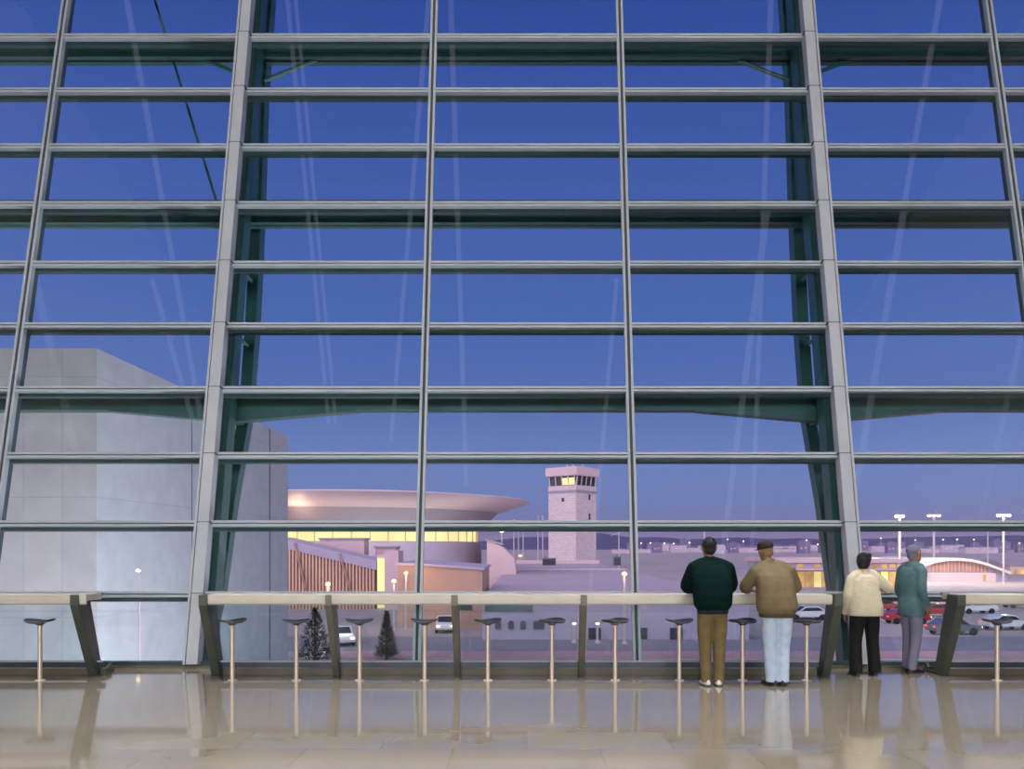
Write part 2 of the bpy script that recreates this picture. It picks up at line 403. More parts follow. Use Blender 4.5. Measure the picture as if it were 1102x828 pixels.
counter('leaning_counter', (5.34, 6.9), 5.29, 9.5, 'cream leaning counter with one bar stool, in front of arched-roof building', 5.34, None)
# ================================================================ bar stools
def stool(x, y, rz):
    root = empty('bar_stool', (x, y, 0), rz)
    mb = MB(M['seat'])
    fz = lambda px, py: .85 * px * px - .2 * py * py
    mb.lathe([(.001, .708), (.06, .708), (.12, .714), (.16, .722), (.172, .734), (.170, .742), (.155, .736), (.11, .727), (.05, .724), (.001, .724)], 36, fz=fz)
    mb.build('seat', root, 50)
    mb = MB(M['seat']); mb.lathe([(.028, .68), (.036, .684), (.055, .702), (.055, .709), (.02, .709)], 24); mb.build('seat_bracket', root, 40)
    mb = MB(M['chrome']); mb.lathe([(.026, .012), (.026, .66), (.03, .664), (.03, .69), (.01, .69)], 20); mb.build('pole', root, 40)
    mb = MB(M['chrome']); mb.lathe([(.058, 0), (.058, .008), (.05, .013), (.02, .014), (.001, .014)], 28); mb.build('floor_flange', root, 40)
    return root
SY = 9.97
SL = [(43, 0, 'bar stool at the short counter in front of the pale stone wing'),
      (250, .5, 'bar stool beside the slanted post that starts the long counter'),
      (319, .25, 'second bar stool of the long counter, in front of the conifer by the ribbed ramp'),
      (387, .1, 'third bar stool of the long counter, just past its second post'),
      (457, .0, 'fourth bar stool of the long counter, in front of the small ochre building'),
      (525, .45, 'fifth bar stool of the long counter, just past the third post'),
      (594, .7, 'sixth bar stool of the long counter, under the control tower'),
      (662, .6, 'seventh bar stool of the long counter, beside its fourth post'),
      (731, .2, 'bar stool standing beside the man in dark green jacket'),
      (799, .5, 'bar stool standing between the two men at the counter'),
      (868, .8, 'bar stool between the man in pale jeans and the counter end'),
      (1073, .05, 'bar stool at the short counter in front of the arched-roof building')]
proto = None
for px_, r_, lb in SL:
    x = (px_ - PX) / F * SY
    if proto is None: o = proto = stool(x, SY, r_)
    else: o = copy_tree(proto); o.location = (x, SY, 0); o.rotation_euler = (0, 0, r_ * 1.5)
    tag(o, lb, 'stool', 'bar stools along the counters')
# ================================================================ OUTSIDE
GZ = -6.0
mb = MB(M['concrete']); mb.box(-2500, 2500, 11.5, 4200, GZ - .5, GZ); struct(mb.build('ground'))
mb = MB(M['road']); mb.box(-40, 60, 59, 68, GZ, GZ + .03); struct(mb.build('road'))
mb = MB(M['redroad']); mb.box(-14, 60, 55, 58.5, GZ, GZ + .05); struct(mb.build('pavement'))
# far hills: one rolling ridge with depth
mb = MB(M['hill'])
R = []
for j, (yy, hk) in enumerate(((1700, 0), (1900, .75), (2300, 1), (2900, .8), (3300, 0))):
    row = []
    for i in range(90):
        x = -1700 + i * 3400 / 89
        h = (20 + 6 * math.sin(x * .0041 + 1) + 4 * math.sin(x * .011) + 2.4 * math.sin(x * .031 + j)) * (1.1 if x > 150 else .9)
        row.append(mb.bm.verts.new((x, yy, GZ - 1 + max(0, (h + 4) * hk * yy / 1900))))
    R.append(row)
for a, b in zip(R, R[1:]):
    for i in range(89): mb.bm.faces.new((a[i], a[i + 1], b[i + 1], b[i]))
struct(mb.build('hills', None, 60))
# ---------------- stone-clad wing on the left
X1, Ya, Yb_ = -10.0, 18.77, 33.8
root = empty('stone_wing', (X1 - 8, Ya, GZ))
def under(mb, nm, root, smooth=None, bevel=0):
    o = mb.build(nm, None, smooth, bevel); o.parent = root
    o.matrix_parent_inverse = Matrix.Translation(-root.location); return o
mb = MB(M['panels']); mb.box(-30, X1, Ya, Yb_, GZ, 6.2); under(mb, 'clad_wall', root)
mb = MB(M['panels']); mb.box(-30.0, X1, Ya, Yb_, 6.2, 6.26); under(mb, 'parapet_cap', root)
for yy, ww in ((24.1, .018), (31.4, .05)):
    mb = MB(M['alud']); mb.box(X1 - .02, X1 + .006, yy - ww, yy + ww, GZ, 6.2); under(mb, 'wall_seam', root)
tag(root, 'pale stone-clad block with a flat top and tall panel seams', 'building')
# ---------------- rotunda with saucer roof
cx, cy = -29.3, 140.0
root = empty('saucer_pavilion', (cx, cy, GZ))
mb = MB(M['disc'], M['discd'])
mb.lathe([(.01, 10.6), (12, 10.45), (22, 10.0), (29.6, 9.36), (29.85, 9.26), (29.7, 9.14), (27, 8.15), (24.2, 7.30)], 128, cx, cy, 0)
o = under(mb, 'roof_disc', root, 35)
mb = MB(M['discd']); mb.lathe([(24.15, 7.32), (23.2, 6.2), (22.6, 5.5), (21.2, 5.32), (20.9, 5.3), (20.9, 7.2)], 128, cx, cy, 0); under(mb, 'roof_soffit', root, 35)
mb = MB(M['glowy']); mb.lathe([(20.6, 2.4), (20.6, 5.5)], 128, cx, cy, 0); under(mb, 'lit_clerestory', root)
for k in range(48):
    a = 2 * PI * k / 48 + .03; x, y = cx + 20.75 * math.cos(a), cy + 20.75 * math.sin(a)
    if y > cy + 4: continue
    mb = MB(M['rib']); mb.tube([(x, y, 2.3), (x, y, 5.4)], .09, 6); under(mb, 'clerestory_mullion', root)
mb = MB(M['lav']); mb.lathe([(21.4, GZ), (21.4, 2.3), (20.4, 2.45), (.1, 2.45)], 96, cx, cy, 0); under(mb, 'drum_wall', root, 30)
tag(root, 'round pavilion under a wide pale saucer roof with glowing clerestory', 'building')
# annexe in front of the drum
root = empty('annexe_building', (-4, 128, GZ))
mb = MB(M['pinkwall']); a = W(524, 581, 126); b = W(548, 601, 126)
mb.prism([(a.x, GZ), (b.x + 1.5, GZ), (b.x + .8, b.z), (b.x - 1.2, a.z - 1), (a.x, a.z - .1)], 'y', 126, 138); under(mb, 'wall', root)
mb = MB(M['discd']); mb.hexa([(a.x - .3, 125.7, a.z - .1), (b.x - 1, 125.7, a.z - .9), (b.x - 1, 138.3, a.z - .9), (a.x - .3, 138.3, a.z - .1), (a.x - .3, 125.7, a.z + .2), (b.x - 1, 125.7, a.z - .6), (b.x - 1, 138.3, a.z - .6), (a.x - .3, 138.3, a.z + .2)]); under(mb, 'roof', root)
tag(root, 'small pale pink annexe tucked under the edge of the saucer roof', 'building')
# ---------------- ribbed glazed ramp
root = empty('ribbed_ramp', (-26, 100, GZ))
Yr = 98.0
A = W(296, 578, Yr); B = W(404, 604, Yr)
def rz(x): return A.z + (B.z - A.z) * (x - A.x) / (B.x - A.x)
mb = MB(M['bronze']); mb.prism([(A.x, GZ), (B.x, GZ), (B.x, rz(B.x) - .6), (A.x, rz(A.x) - .6)], 'y', Yr, Yr + 7); under(mb, 'glazed_wall', root)
mb = MB(M['lav']); mb.prism([(A.x, rz(A.x) - 1.1), (B.x + .2, rz(B.x) - 1.1), (B.x + .2, rz(B.x)), (A.x, rz(A.x))], 'y', Yr - .35, Yr + 7.3); under(mb, 'parapet', root)
mb = MB(M['rib'])
n = 30
for k in range(n):
    x = A.x + (B.x - A.x) * (k + .5) / n
    mb.box(x - .09, x + .09, Yr - .3, Yr + .02, GZ, rz(x) - 1.05)
under(mb, 'facade_rib', root)
for q in (321, 369):
    x = W(q, 600, Yr - .3).x; mb = MB(M['bronze'])
    mb.hexa([(x + .9, Yr - .55, -4), (x + 1.15, Yr - .55, -4), (x + 1.15, Yr - .37, -4), (x + .9, Yr - .37, -4), (x - .5, Yr - .55, rz(x)), (x - .25, Yr - .55, rz(x)), (x - .25, Yr - .37, rz(x)), (x - .5, Yr - .37, rz(x))])
    under(mb, 'raking_brace', root)
tag(root, 'long ribbed glass ramp building with sloping lavender parapet', 'building')
root = empty('stair_tower', (W(412, 600, 97).x, 97, GZ))
a, b = W(405, 601, 97), W(418, 601, 97)
mb = MB(M['pinkwall']); mb.box(a.x + 1.0, b.x + 1.2, 97, 101, GZ, b.z + .9); mb.box(a.x, a.x + 1.0, 97.5, 101, GZ, b.z + .4); under(mb, 'wall', root)
mb = MB(M['glowy']); mb.box(a.x + .05, a.x + .9, 97.35, 97.48, GZ + .2, a.z); under(mb, 'lit_window', root)
tag(root, 'narrow stair tower with one tall yellow window at the ramp end', 'building')
for i, (p0, p1, t, bt, lab) in enumerate(((344, 392, 580, 592, 'low pinkish plant room on the ramp roof'), (404, 426, 589, 601, 'small pinkish plant room beyond the stair tower'))):
    Yq = 106 + 2 * i; a, b = W(p0, t, Yq), W(p1, bt, Yq)
    root = empty('plant_room', ((a.x + b.x) / 2, Yq, GZ))
    mb = MB(M['pinkwall']); mb.box(a.x, b.x, Yq, Yq + 3, GZ, a.z - .12); under(mb, 'wall', root)
    mb = MB(M['discd']); mb.box(a.x - .15, b.x + .15, Yq - .15, Yq + 3.15, a.z - .12, a.z + .1); under(mb, 'roof', root)
    tag(root, lab, 'building')
# ---------------- ochre building
root = empty('ochre_building', (-8, 76, GZ)); a, b = W(428, 611, 76), W(519, 611, 76)
mb = MB(M['orange']); mb.prism([(a.x, GZ), (b.x, GZ), (b.x, a.z - .25), (a.x + 3, a.z + .1), (a.x, a.z + .2)], 'y', 76, 90); under(mb, 'wall', root)
mb = MB(M['lav']); mb.prism([(a.x - .2, a.z + .2), (a.x + 3, a.z + .1), (b.x + .2, a.z - .25), (b.x + .2, a.z - .02), (a.x + 3, a.z + .35), (a.x - .2, a.z + .45)], 'y', 75.8, 90.2); under(mb, 'roof', root)
mb = MB(M['greenglass']); mb.box(W(494, 0, 75.9).x, W(508, 0, 75.9).x, 75.9, 76.02, W(0, 657, 76).z, W(0, 650, 76).z); under(mb, 'window', root)
tag(root, 'low ochre building lit by sodium lamps below the saucer roof', 'building')
# ---------------- long flat-roofed concourse
root = empty('flat_roof_concourse', (4, 64, GZ)); zt = -2.75
xa, xb = W(519, 650, 66).x, W(806, 650, 66).x
mb = MB(M['lav']); mb.box(xa, xb, 66, 205, GZ, zt - .2); under(mb, 'wall', root)
mb = MB(M['flatroof']); mb.box(xa - .2, xb + .2, 65.8, 205.3, zt - .2, zt); under(mb, 'roof', root)
mb = MB(M['pinkwall']); mb.box(xa - .2, xb + .2, 204.6, 205.4, zt, zt + .8); under(mb, 'roof_kerb', root)
mb = MB(M['pinkwall']); mb.box(xa - .2, xb + .2, 150, 150.3, zt, zt + .25); under(mb, 'roof_kerb', root)
mb = MB(M['greenglass']); mb.box(W(522, 0, 65.9).x, W(573, 0, 65.9).x, 65.88, 66.02, W(0, 658, 66).z, W(0, 651, 66).z); under(mb, 'window_strip', root)
for q in (536, 550, 563, 577, 583):
    mb = MB(M['dark']); x = W(q, 0, 65.9).x; z0, z1 = W(0, 677, 66).z, W(0, 668, 66).z
    poly = [(x - .22, z0), (x + .22, z0)] + [(x + .22 * math.cos(t * PI / 8), z1 - .22 + .22 * math.sin(t * PI / 8)) for t in range(9)]
    mb.prism(poly, 'y', 65.88, 66.02); under(mb, 'arched_opening', root)
for q in (640, 690, 728, 770):
    mb = MB(M['dark']); x = W(q, 0, 65.9).x; mb.box(x - .5, x + .5, 65.9, 66.02, W(0, 690, 66).z, W(0, 676, 66).z); under(mb, 'doorway', root)
tag(root, 'long low concourse with broad flat lavender roof and small arched openings', 'building')
# rooftop plant beside the pole cluster
for i, (q0, q1, t, b_, lab) in enumerate(((530, 549, 600, 606, 'dark rooftop unit beside the white lamp pole'), (584, 598, 601, 606, 'dark rooftop unit at the foot of the control tower'), (661, 668, 599, 606, 'small dark rooftop box under the antenna mast'))):
    a, b = W(q0, t, 185), W(q1, b_, 185)
    root = empty('rooftop_unit', ((a.x + b.x) / 2, 185, zt))
    mb = MB(M['dark']); mb.box(a.x, b.x, 185, 187.5, zt, a.z - .25, 0); under(mb, 'casing', root)
    mb = MB(M['cityd']); mb.box(a.x - .15, b.x + .15, 184.85, 187.65, a.z - .25, a.z); mb.box(a.x + .4, a.x + .9, 185.5, 186, a.z, a.z + .35); under(mb, 'cowl', root)
    tag(root, lab, 'rooftop unit')
# ---------------- control tower
Yt = 300.0; xc = W(616, 0, Yt).x
root = empty('control_tower', (xc, Yt, GZ), 0)
rot = Matrix.Translation((xc, Yt, 0)) @ Matrix.Rotation(math.radians(50), 4, 'Z')
def tw(mb, nm, bevel=0):
    mb.bm.transform(rot); return under(mb, nm, root, None, bevel)
zz = lambda py: W(0, py, Yt).z
h = 6.3
mb = MB(M['towerw']); mb.box(-h, h, -h, h, GZ, zz(531)); tw(mb, 'shaft')
mb = MB(M['discd']); mb.box(-h - .25, h + .25, -h - .25, h + .25, zz(531.5), zz(529)); tw(mb, 'ledge')
mb = MB(M['towerw']); mb.box(-h - .1, h + .1, -h - .1, h + .1, zz(529), zz(524)); tw(mb, 'cab_base')
mb = MB(M['dark']); mb.box(-h + .3, h - .3, -h + .3, h - .3, zz(524), zz(514)); tw(mb, 'cab_glazing')
mb = MB(M['towlit']); mb.box(-h + .22, -h + .3, -h + 1.0, h - 6.2, zz(523.3), zz(516)); tw(mb, 'lit_window')
for k in range(-2, 3):
    for (a, b) in ((-h + .2, k * 2.9), (k * 2.9, -h + .2)):
        mb = MB(M['towerw']); mb.tube([(a, b, zz(524)), (a - .5 * (a < b), b - .5 * (b < a), zz(514))], .16, 4); tw(mb, 'cab_mullion')
mb = MB(M['pinkwall']); mb.box(-h - .9, h + .9, -h - .9, h + .9, zz(514), zz(504.5)); tw(mb, 'cab_roof', .2)
for dx, dy, hh in ((-2, 1, 3.0), (2.5, -3, 1.6), (3, 2, 2.4)):
    mb = MB(M['pole']); mb.tube([(dx, dy, zz(504.5)), (dx, dy, zz(504.5) + hh)], .18, 6); mb.tube([(dx - .7, dy, zz(504.5) + hh * .7), (dx + .7, dy, zz(504.5) + hh * .7)], .12, 6); tw(mb, 'antenna')
for (q, py) in ((604, 535), (604, 541)):
    pass
for bx in ((-h - .05, -h + .1, -1.0, .2, 541, 537), (1.5, 2.6, -h - .05, -h + .1, 539, 533), (1.5, 2.6, -h - .05, -h + .1, 560, 553)):
    mb = MB(M['dark']); mb.box(*bx[:4], zz(bx[4]), zz(bx[5])); tw(mb, 'shaft_window')
tag(root, 'square stone control tower with overhanging cab and one lit window', 'control tower')
# ---------------- right: long lit terminal and arched-roof building
Yq = 150.0
root = empty('lit_terminal', (W(900, 0, Yq).x, Yq, GZ))
a, b = W(836, 604, Yq), W(978, 640, Yq)
mb = MB(M['lav'], M['pinkwall']); mb.box(a.x, b.x, Yq, Yq + 20, GZ, W(0, 606, Yq).z); under(mb, 'wall', root)
mb = MB(M['pinkwall']); mb.box(a.x - .4, b.x + .4, Yq - .5, Yq + 20.5, W(0, 606, Yq).z, W(0, 601.5, Yq).z); mb.box(a.x, b.x, Yq - .8, Yq + .1, W(0, 614, Yq).z, W(0, 612.3, Yq).z); under(mb, 'roof', root)
for q in range(840, 976, 9):
    if q % 2 == 0 or q > 900:
        mb = MB(M['gloworange']); x = W(q, 0, Yq).x; mb.box(x, x + 1.1, Yq - .06, Yq + .05, W(0, 611.5, Yq).z, W(0, 607.5, Yq).z); under(mb, 'upper_window', root)
    mb = MB(M['gloworange' if q % 4 else 'glow']); x = W(q, 0, Yq).x; mb.box(x, x + 1.35, Yq - .06, Yq + .05, W(0, 632, Yq).z, W(0, 615.5, Yq).z); under(mb, 'lower_window', root)
tag(root, 'low terminal with two rows of orange lit windows beside the woman', 'building')
root = empty('arched_building', (W(1040, 0, 175).x, 175, GZ)); Yq = 175.0
def arc(q): # roof line
    pts = ((982, 613), (992, 608), (1004, 604), (1016, 602), (1030, 601.5), (1044, 603), (1058, 606.5), (1070, 611), (1084, 616.5))
    for (x0, y0), (x1, y1) in zip(pts, pts[1:]):
        if x0 <= q <= x1: return y0 + (y1 - y0) * (q - x0) / (x1 - x0)
qs = [982 + 102 * k / 24 for k in range(25)]
mb = MB(M['lav']); mb.prism([(W(982, 0, Yq).x, GZ), (W(1084, 0, Yq).x, GZ)] + [(W(q, 0, Yq).x, W(0, arc(q) + 1.5, Yq).z) for q in qs[::-1]], 'y', Yq, Yq + 30); under(mb, 'end_wall', root)
mb = MB(M['cream']); mb.prism([(W(q, 0, Yq).x, W(0, arc(q) + 1.8, Yq).z) for q in qs] + [(W(q, 0, Yq).x, W(0, arc(q) - .8, Yq).z) for q in qs[::-1]], 'y', Yq - 1.2, Yq + 30.5); under(mb, 'arched_roof', root)
mb = MB(M['bronze']); mb.prism([(W(1000, 0, Yq).x, W(0, 616, Yq).z), (W(1064, 0, Yq).x, W(0, 616, Yq).z)] + [(W(q, 0, Yq).x, W(0, arc(q) + 3, Yq).z) for q in qs[::-1] if 1000 < q < 1064], 'y', Yq - .05, Yq + .05); under(mb, 'louvre_screen', root)
mb = MB(M['rib'])
for k in range(17): x = W(1000 + 4 * k, 0, Yq).x; mb.box(x - .06, x + .06, Yq - .12, Yq - .04, W(0, 616, Yq).z, W(0, arc(1000 + 4 * k) + 2.5, Yq).z)
under(mb, 'louvre_post', root)
mb = MB(M['pinkwall']); mb.box(W(994, 0, Yq).x, W(1063, 0, Yq).x, Yq - 3, Yq, GZ, W(0, 617, Yq).z); under(mb, 'front_block', root)
mb = MB(M['gloworange']); mb.box(W(1058, 0, 172).x, W(1061, 0, 172).x, Yq - 3.05, Yq - 2.9, GZ + .2, W(0, 619, 172).z); under(mb, 'lit_doorway', root)
tag(root, 'pale building with a shallow arched roof and louvred gable', 'building')
root = empty('rear_shed', (W(1092, 0, 220).x, 220, GZ)); a, b = W(1087, 609, 220), W(1140, 609, 220)
mb = MB(M['pinkwall']); mb.box(a.x, b.x, 220, 240, GZ, a.z); under(mb, 'wall', root)
mb = MB(M['discd']); mb.prism([(219.5, a.z), (240.5, a.z), (230, a.z + 1.6)], 'x', a.x - .5, b.x + .5); under(mb, 'roof', root)
for k in range(5): mb = MB(M['gloworange']); mb.box(a.x + .8 + 2 * k, a.x + 2 + 2 * k, 219.93, 220.05, a.z - 3.4, a.z - .8); under(mb, 'window', root)
tag(root, 'pink shed with pitched grey roof behind the short counter', 'building')
# ---------------- distant town along the horizon
protos = []
def block(kind):
    root = empty('town_block', (0, 0, 0))
    w, d, hh = ((22, 14, 13), (14, 12, 20), (36, 16, 9))[kind]
    mb = MB(M['city'] if kind != 1 else M['cityd']); mb.box(-w / 2, w / 2, 0, d, 0, hh); mb.build('wall', root)
    mb = MB(M['cityd']); mb.box(-w / 2 - .5, w / 2 + .5, -.5, d + .5, hh, hh + .8); mb.box(-w * .2, w * .1, d * .3, d * .7, hh + .8, hh + 3); mb.build('roof', root)
    mb = MB(M['gloworange'])
    for k in range(int(w // 5)): mb.box(-w / 2 + 2 + 5 * k, -w / 2 + 4 + 5 * k, -.1, .1, hh * .35 + (k * 37 % 3), hh * .35 + 2.2 + (k * 37 % 3))
    mb.build('window', root)
    return root
protos = [block(k) for k in range(3)]
used = [0, 0, 0]
for k in range(46):
    q = 672 + (k % 23) * 19.3 + random.uniform(-7, 7); 
    if k % 23 > 22: continue
    q = 672 + (k % 23) * 19.3 + random.uniform(-3, 3) + (9 if k >= 23 else 0)
    Yk = 850 + 45 * (k % 5) if k < 23 else 1300 + 45 * (k % 5)
    kind = random.randrange(3)
    if used[kind] == 0: o = protos[kind]
    else: o = copy_tree(protos[kind])
    used[kind] += 1
    o.location = (W(q, 0, Yk).x, Yk, GZ); o.rotation_euler = (0, 0, 0)
    s_ = random.uniform(.6, .95) * (1.3 if k >= 23 else 1.0); o.scale = (s_, .8 * s_, s_ * .75)
    tag(o, 'small town block with lit windows far out on the horizon', 'building', 'distant town blocks on the horizon')
# ---------------- lamp poles
def lamp(q, pyt, Y, label, kind='white', arm=0.0, r=.3, base=GZ, name='lamp_pole', group=None, pr=.09, heads=1):
    t = W(q, pyt, Y); root = empty(name, (t.x, Y, base))
    h_ = t.z - base
    mb = MB(M['pole']); mb.tube([(0, 0, 0), (0, 0, h_ * .5), (0, 0, h_)], [pr * 1.3, pr * 1.1, pr], 8); mb.lathe([(pr * 2.4, 0), (pr * 2.4, .12), (pr * 1.4, .3)], 10); mb.build('pole', root, 40)
    for k in range(heads):
        ox = arm if heads == 1 else (k - (heads - 1) / 2) * r * 2.3
        mb = MB(M['pole']); mb.tube([(0, 0, h_ - .05), (ox, 0, h_ + r * .6)], pr * .8, 6); mb.lathe([(r * .5, h_ + r * .75), (r * 1.05, h_ + r * .35), (r * 1.05, h_ + r * .2), (r * .3, h_ + r * .2)], 14, ox, 0); hood = mb.build('lamp_hood', root, 40)
        mb = MB(M['lampw'] if kind == 'white' else M['lampo']); mb.ball((ox, -.05, h_ - r * .1), r * .95, r * .95, r * .6, 12); mb.build('lamp_globe', hood, 60)
    return tag(root, label, 'lamp post', group)
lamp(353, 629, 60, 'sodium lamp post in front of the ribbed ramp building', 'o', 0, .22)
lamp(424, 626, 72, 'sodium lamp post between the stair tower and the ochre building', 'o', 0, .22)
lamp(437, 617, 74, 'taller sodium lamp post at the corner of the ochre building', 'o', 0, .22)
lamp(672, 618, 63, 'sodium lamp post rising before the flat-roofed concourse', 'o', 0, .22)
lamp(618, 671, 63.5, 'first low white lamp post beside the fourth counter post', 'white', 0, .18)
lamp(643, 671, 63.5, 'second low white lamp post beyond the fourth counter post', 'white', 0, .18)
lamp(968, 556, 175, 'floodlight mast with one bright head above the woman', 'white', .6, .5, pr=.22, heads=2)
lamp(1005, 555, 214, 'floodlight mast with a wide head behind the arched-roof building', 'white', .6, .55, pr=.3, heads=3)
lamp(1080, 555, 165, 'floodlight mast with wide head at the end of the arched roof', 'white', .6, .45, pr=.18, heads=3)
lamp(540, 571, 230, 'white lamp pole just past the tip of the saucer roof', 'white', 0, .9, pr=.2)
lamp(560, 598, 208, 'sodium lamp among the thin poles beside the control tower', 'o', 0, .55, pr=.15)
lamp(150, 614, 17.0, 'small added globe for a lamp reflection before the pale stone-clad block', 'white', 0, .05, pr=.02)  # glowing globe put in for the reflection of a light pole
for q in (700, 985, 1030, 1097, 880, 725, 690, 715, 742, 783, 800, 868, 893, 948, 1015, 1048):
    lamp(q, random.uniform(579, 586), 620 + (q % 7) * 20, 'far street lamp below the hills', 'white', 0, .7, pr=.12, group='far street lamps below the hills')
def thinpole(q, t, Y, label, base=GZ, cross=False, pr=.16):
    p = W(q, t, Y); root = empty('mast_pole', (p.x, Y, base)); h_ = p.z - base
    mb = MB(M['pole']); mb.tube([(0, 0, 0), (0, 0, h_)], [pr * 1.2, pr * .8], 8); mb.build('pole', root, 40)
    mb = MB(M['pole']); mb.lathe([(pr * 3, 0), (pr * 3, .15), (pr * 1.2, .3)], 12); mb.build('base_plate', root)
    mb = MB(M['pole'])
    if cross: mb.tube([(-2.2, 0, h_ * .86), (0, 0, h_ * .93)], pr * .6, 6); mb.tube([(0, 0, h_ * .93), (.9, 0, h_ * .97)], pr * .6, 6)
    else: mb.ball((0, 0, h_), pr * 1.5)
    mb.build('crossarm' if cross else 'finial', root)
    return tag(root, label, 'mast')
thinpole(553, 560, 210, 'first thin pole of the group beside the control tower')
thinpole(558, 566, 212, 'second thin pole of the group, next to the sodium lamp')
thinpole(563, 572, 214, 'short third pole of the group, past the sodium lamp')
thinpole(579, 556, 210, 'fourth thin pole of the group beside the control tower')
thinpole(584, 556, 213, 'last pole of the group, closest to the control tower')
thinpole(666, 570, 215, 'antenna mast with slanted crossarm on the concourse roof line', cross=True)
thinpole(758, 567, 190, 'tall mast rising behind the head of the man in green')
thinpole(1063, 565, 214, 'unlit thin mast beside the last floodlight mast')
# ---------------- conifers
def conifer(x, y, h_, r, label):
    root = empty('conifer', (x, y, GZ))
    mb = MB(M['bark']); mb.tube([(0, 0, 0), (0, 0, h_ * .9)], [.12, .03], 8); mb.build('trunk', root, 40)
    mb = MB(M['leaf'])
    for k in range(1500):
        u = random.random() ** 1.4; z = .25 + u * (h_ - .25); rr = r * (1 - u) ** .9 * random.uniform(.55, 1.05); a = random.uniform(0, 2 * PI)
        p = Vector((rr * math.cos(a), rr * math.sin(a), z)); d = Vector((math.cos(a), math.sin(a), random.uniform(-.1, .9))).normalized()
        s = Vector((-math.sin(a), math.cos(a), 0)); L = random.uniform(.14, .3); w = .06
        vs = [mb.bm.verts.new(p - s * w), mb.bm.verts.new(p + s * w), mb.bm.verts.new(p + d * L + Vector((0, 0, .05)))]
        mb.bm.faces.new(vs)
    mb.build('foliage', root)
    return tag(root, label, 'tree')
p = W(339, 712, 53.5); conifer(p.x, 53.5, 3.5, 1.5, 'dark conical tree by the second counter post')
p = W(423, 700, 57.0); conifer(p.x, 54.5, 3.2, .8, 'slim conical tree on the reddish paving')
# ---------------- cars
def car(paint):
    root = empty('car', (0, 0, 0))
    prof = [(-2.1, .35), (2.1, .35), (2.15, .62), (2.0, .82), (1.0, .92), (.35, 1.38), (-1.0, 1.42), (-1.75, .98), (-2.1, .9), (-2.18, .6)]
    mb = MB(M[paint]); mb.prism(prof, 'y', -.85, .85); mb.build('body', root, 35, .06)
    mb = MB(M['carglass']); mb.prism([(.85, .95), (.3, 1.3), (-.95, 1.34), (-1.5, 1.0)], 'y', -.865, .865); mb.build('side_glass', root)
    mb = MB(M['carglass']); mb.hexa([(1.0, -.7, .935), (1.0, .7, .935), (.4, .65, 1.36), (.4, -.65, 1.36), (1.04, -.7, .95), (1.04, .7, .95), (.42, .65, 1.385), (.42, -.65, 1.385)]); mb.build('windscreen', root)
    for sx in (-1.35, 1.3):
        for sy in (-.8, .8):
            mb = MB(M['tyre']); mb.tube([(sx, sy - .1, .32), (sx, sy + .1, .32)], .32, 18); w = mb.build('wheel', root, 40)
    for sy in (-.62, .62):
        mb = MB(M['lampw']); mb.box(2.1, 2.17, sy - .16, sy + .16, .62, .74); mb.build('headlamp', root)
        mb = MB(M['lampr']); mb.box(-2.19, -2.1, sy - .16, sy + .16, .68, .82); mb.build('tail_lamp', root)
    return root
cars = {}
CARS = [('carw', 1082, 74, .15, 'white car nearest the short counter in front of the arched building'),
        ('carw', 1050, 92, 3.2, 'white car parked farther off before the arched building'),
        ('carr', 975, 80, .05, 'red car parked just past the woman'),
        ('carr', 1006, 88, 3.0, 'red car behind the end post of the short counter'),
        ('carg', 1026, 70, .1, 'grey car close to the short counter end post'),
        ('carr', 950, 95, .2, 'dark red car beside the woman, before the lit terminal'),
        ('carw', 868, 84, 3.1, 'white car seen between the man in pale jeans and the facade post'),
        ('carw', 480, 72.5, -1.5, 'white car with both headlamps on at the ochre building'),
        ('carw', 366, 63, -1.2, 'white car with bright headlamps near the dark conical tree'),
        ('carg', 1098, 100, 0, 'grey car at the far row before the pink shed')]
for paint, q, Yk, r_, lb in CARS:
    if paint not in cars: o = cars[paint] = car(paint)
    else: o = copy_tree(cars[paint])
    o.location = (W(q, 0, Yk).x, Yk, GZ); o.rotation_euler = (0, 0, r_)
    tag(o, lb, 'car', None)
# ================================================================ PEOPLE
def ell(c, rx, ry, n=20, tilt=0.0, pw=1.0):
    out = []
    for k in range(n):
        a = 2 * PI * k / n; ca, sa = math.cos(a), math.sin(a)
        x = rx * math.copysign(abs(ca) ** pw, ca); y = ry * math.copysign(abs(sa) ** pw, sa)
        out.append(Vector((c[0] + x, c[1] + y, c[2] + tilt * y)))
    return out
def lerp(a, b, t): return Vector(a) * (1 - t) + Vector(b) * t
def limb(mb, pts, rads, n=14, endball=True):
    """smooth tapered limb through joints"""
    P = [Vector(p) for p in pts]; Q = []; Rr = []
    for i in range(len(P) - 1):
        for k in range(5):
            t = k / 5; Q.append(lerp(P[i], P[i + 1], t)); Rr.append(rads[i] * (1 - t) + rads[i + 1] * t)
    Q.append(P[-1]); Rr.append(rads[-1])
    for _ in range(2):
        Q = [Q[0]] + [(Q[i - 1] + Q[i] * 2 + Q[i + 1]) / 4 for i in range(1, len(Q) - 1)] + [Q[-1]]
    mb.tube(Q, Rr, n); mb.ball(Q[0], Rr[0], seg=12); 
    if endball: mb.ball(Q[-1], Rr[-1], seg=12)
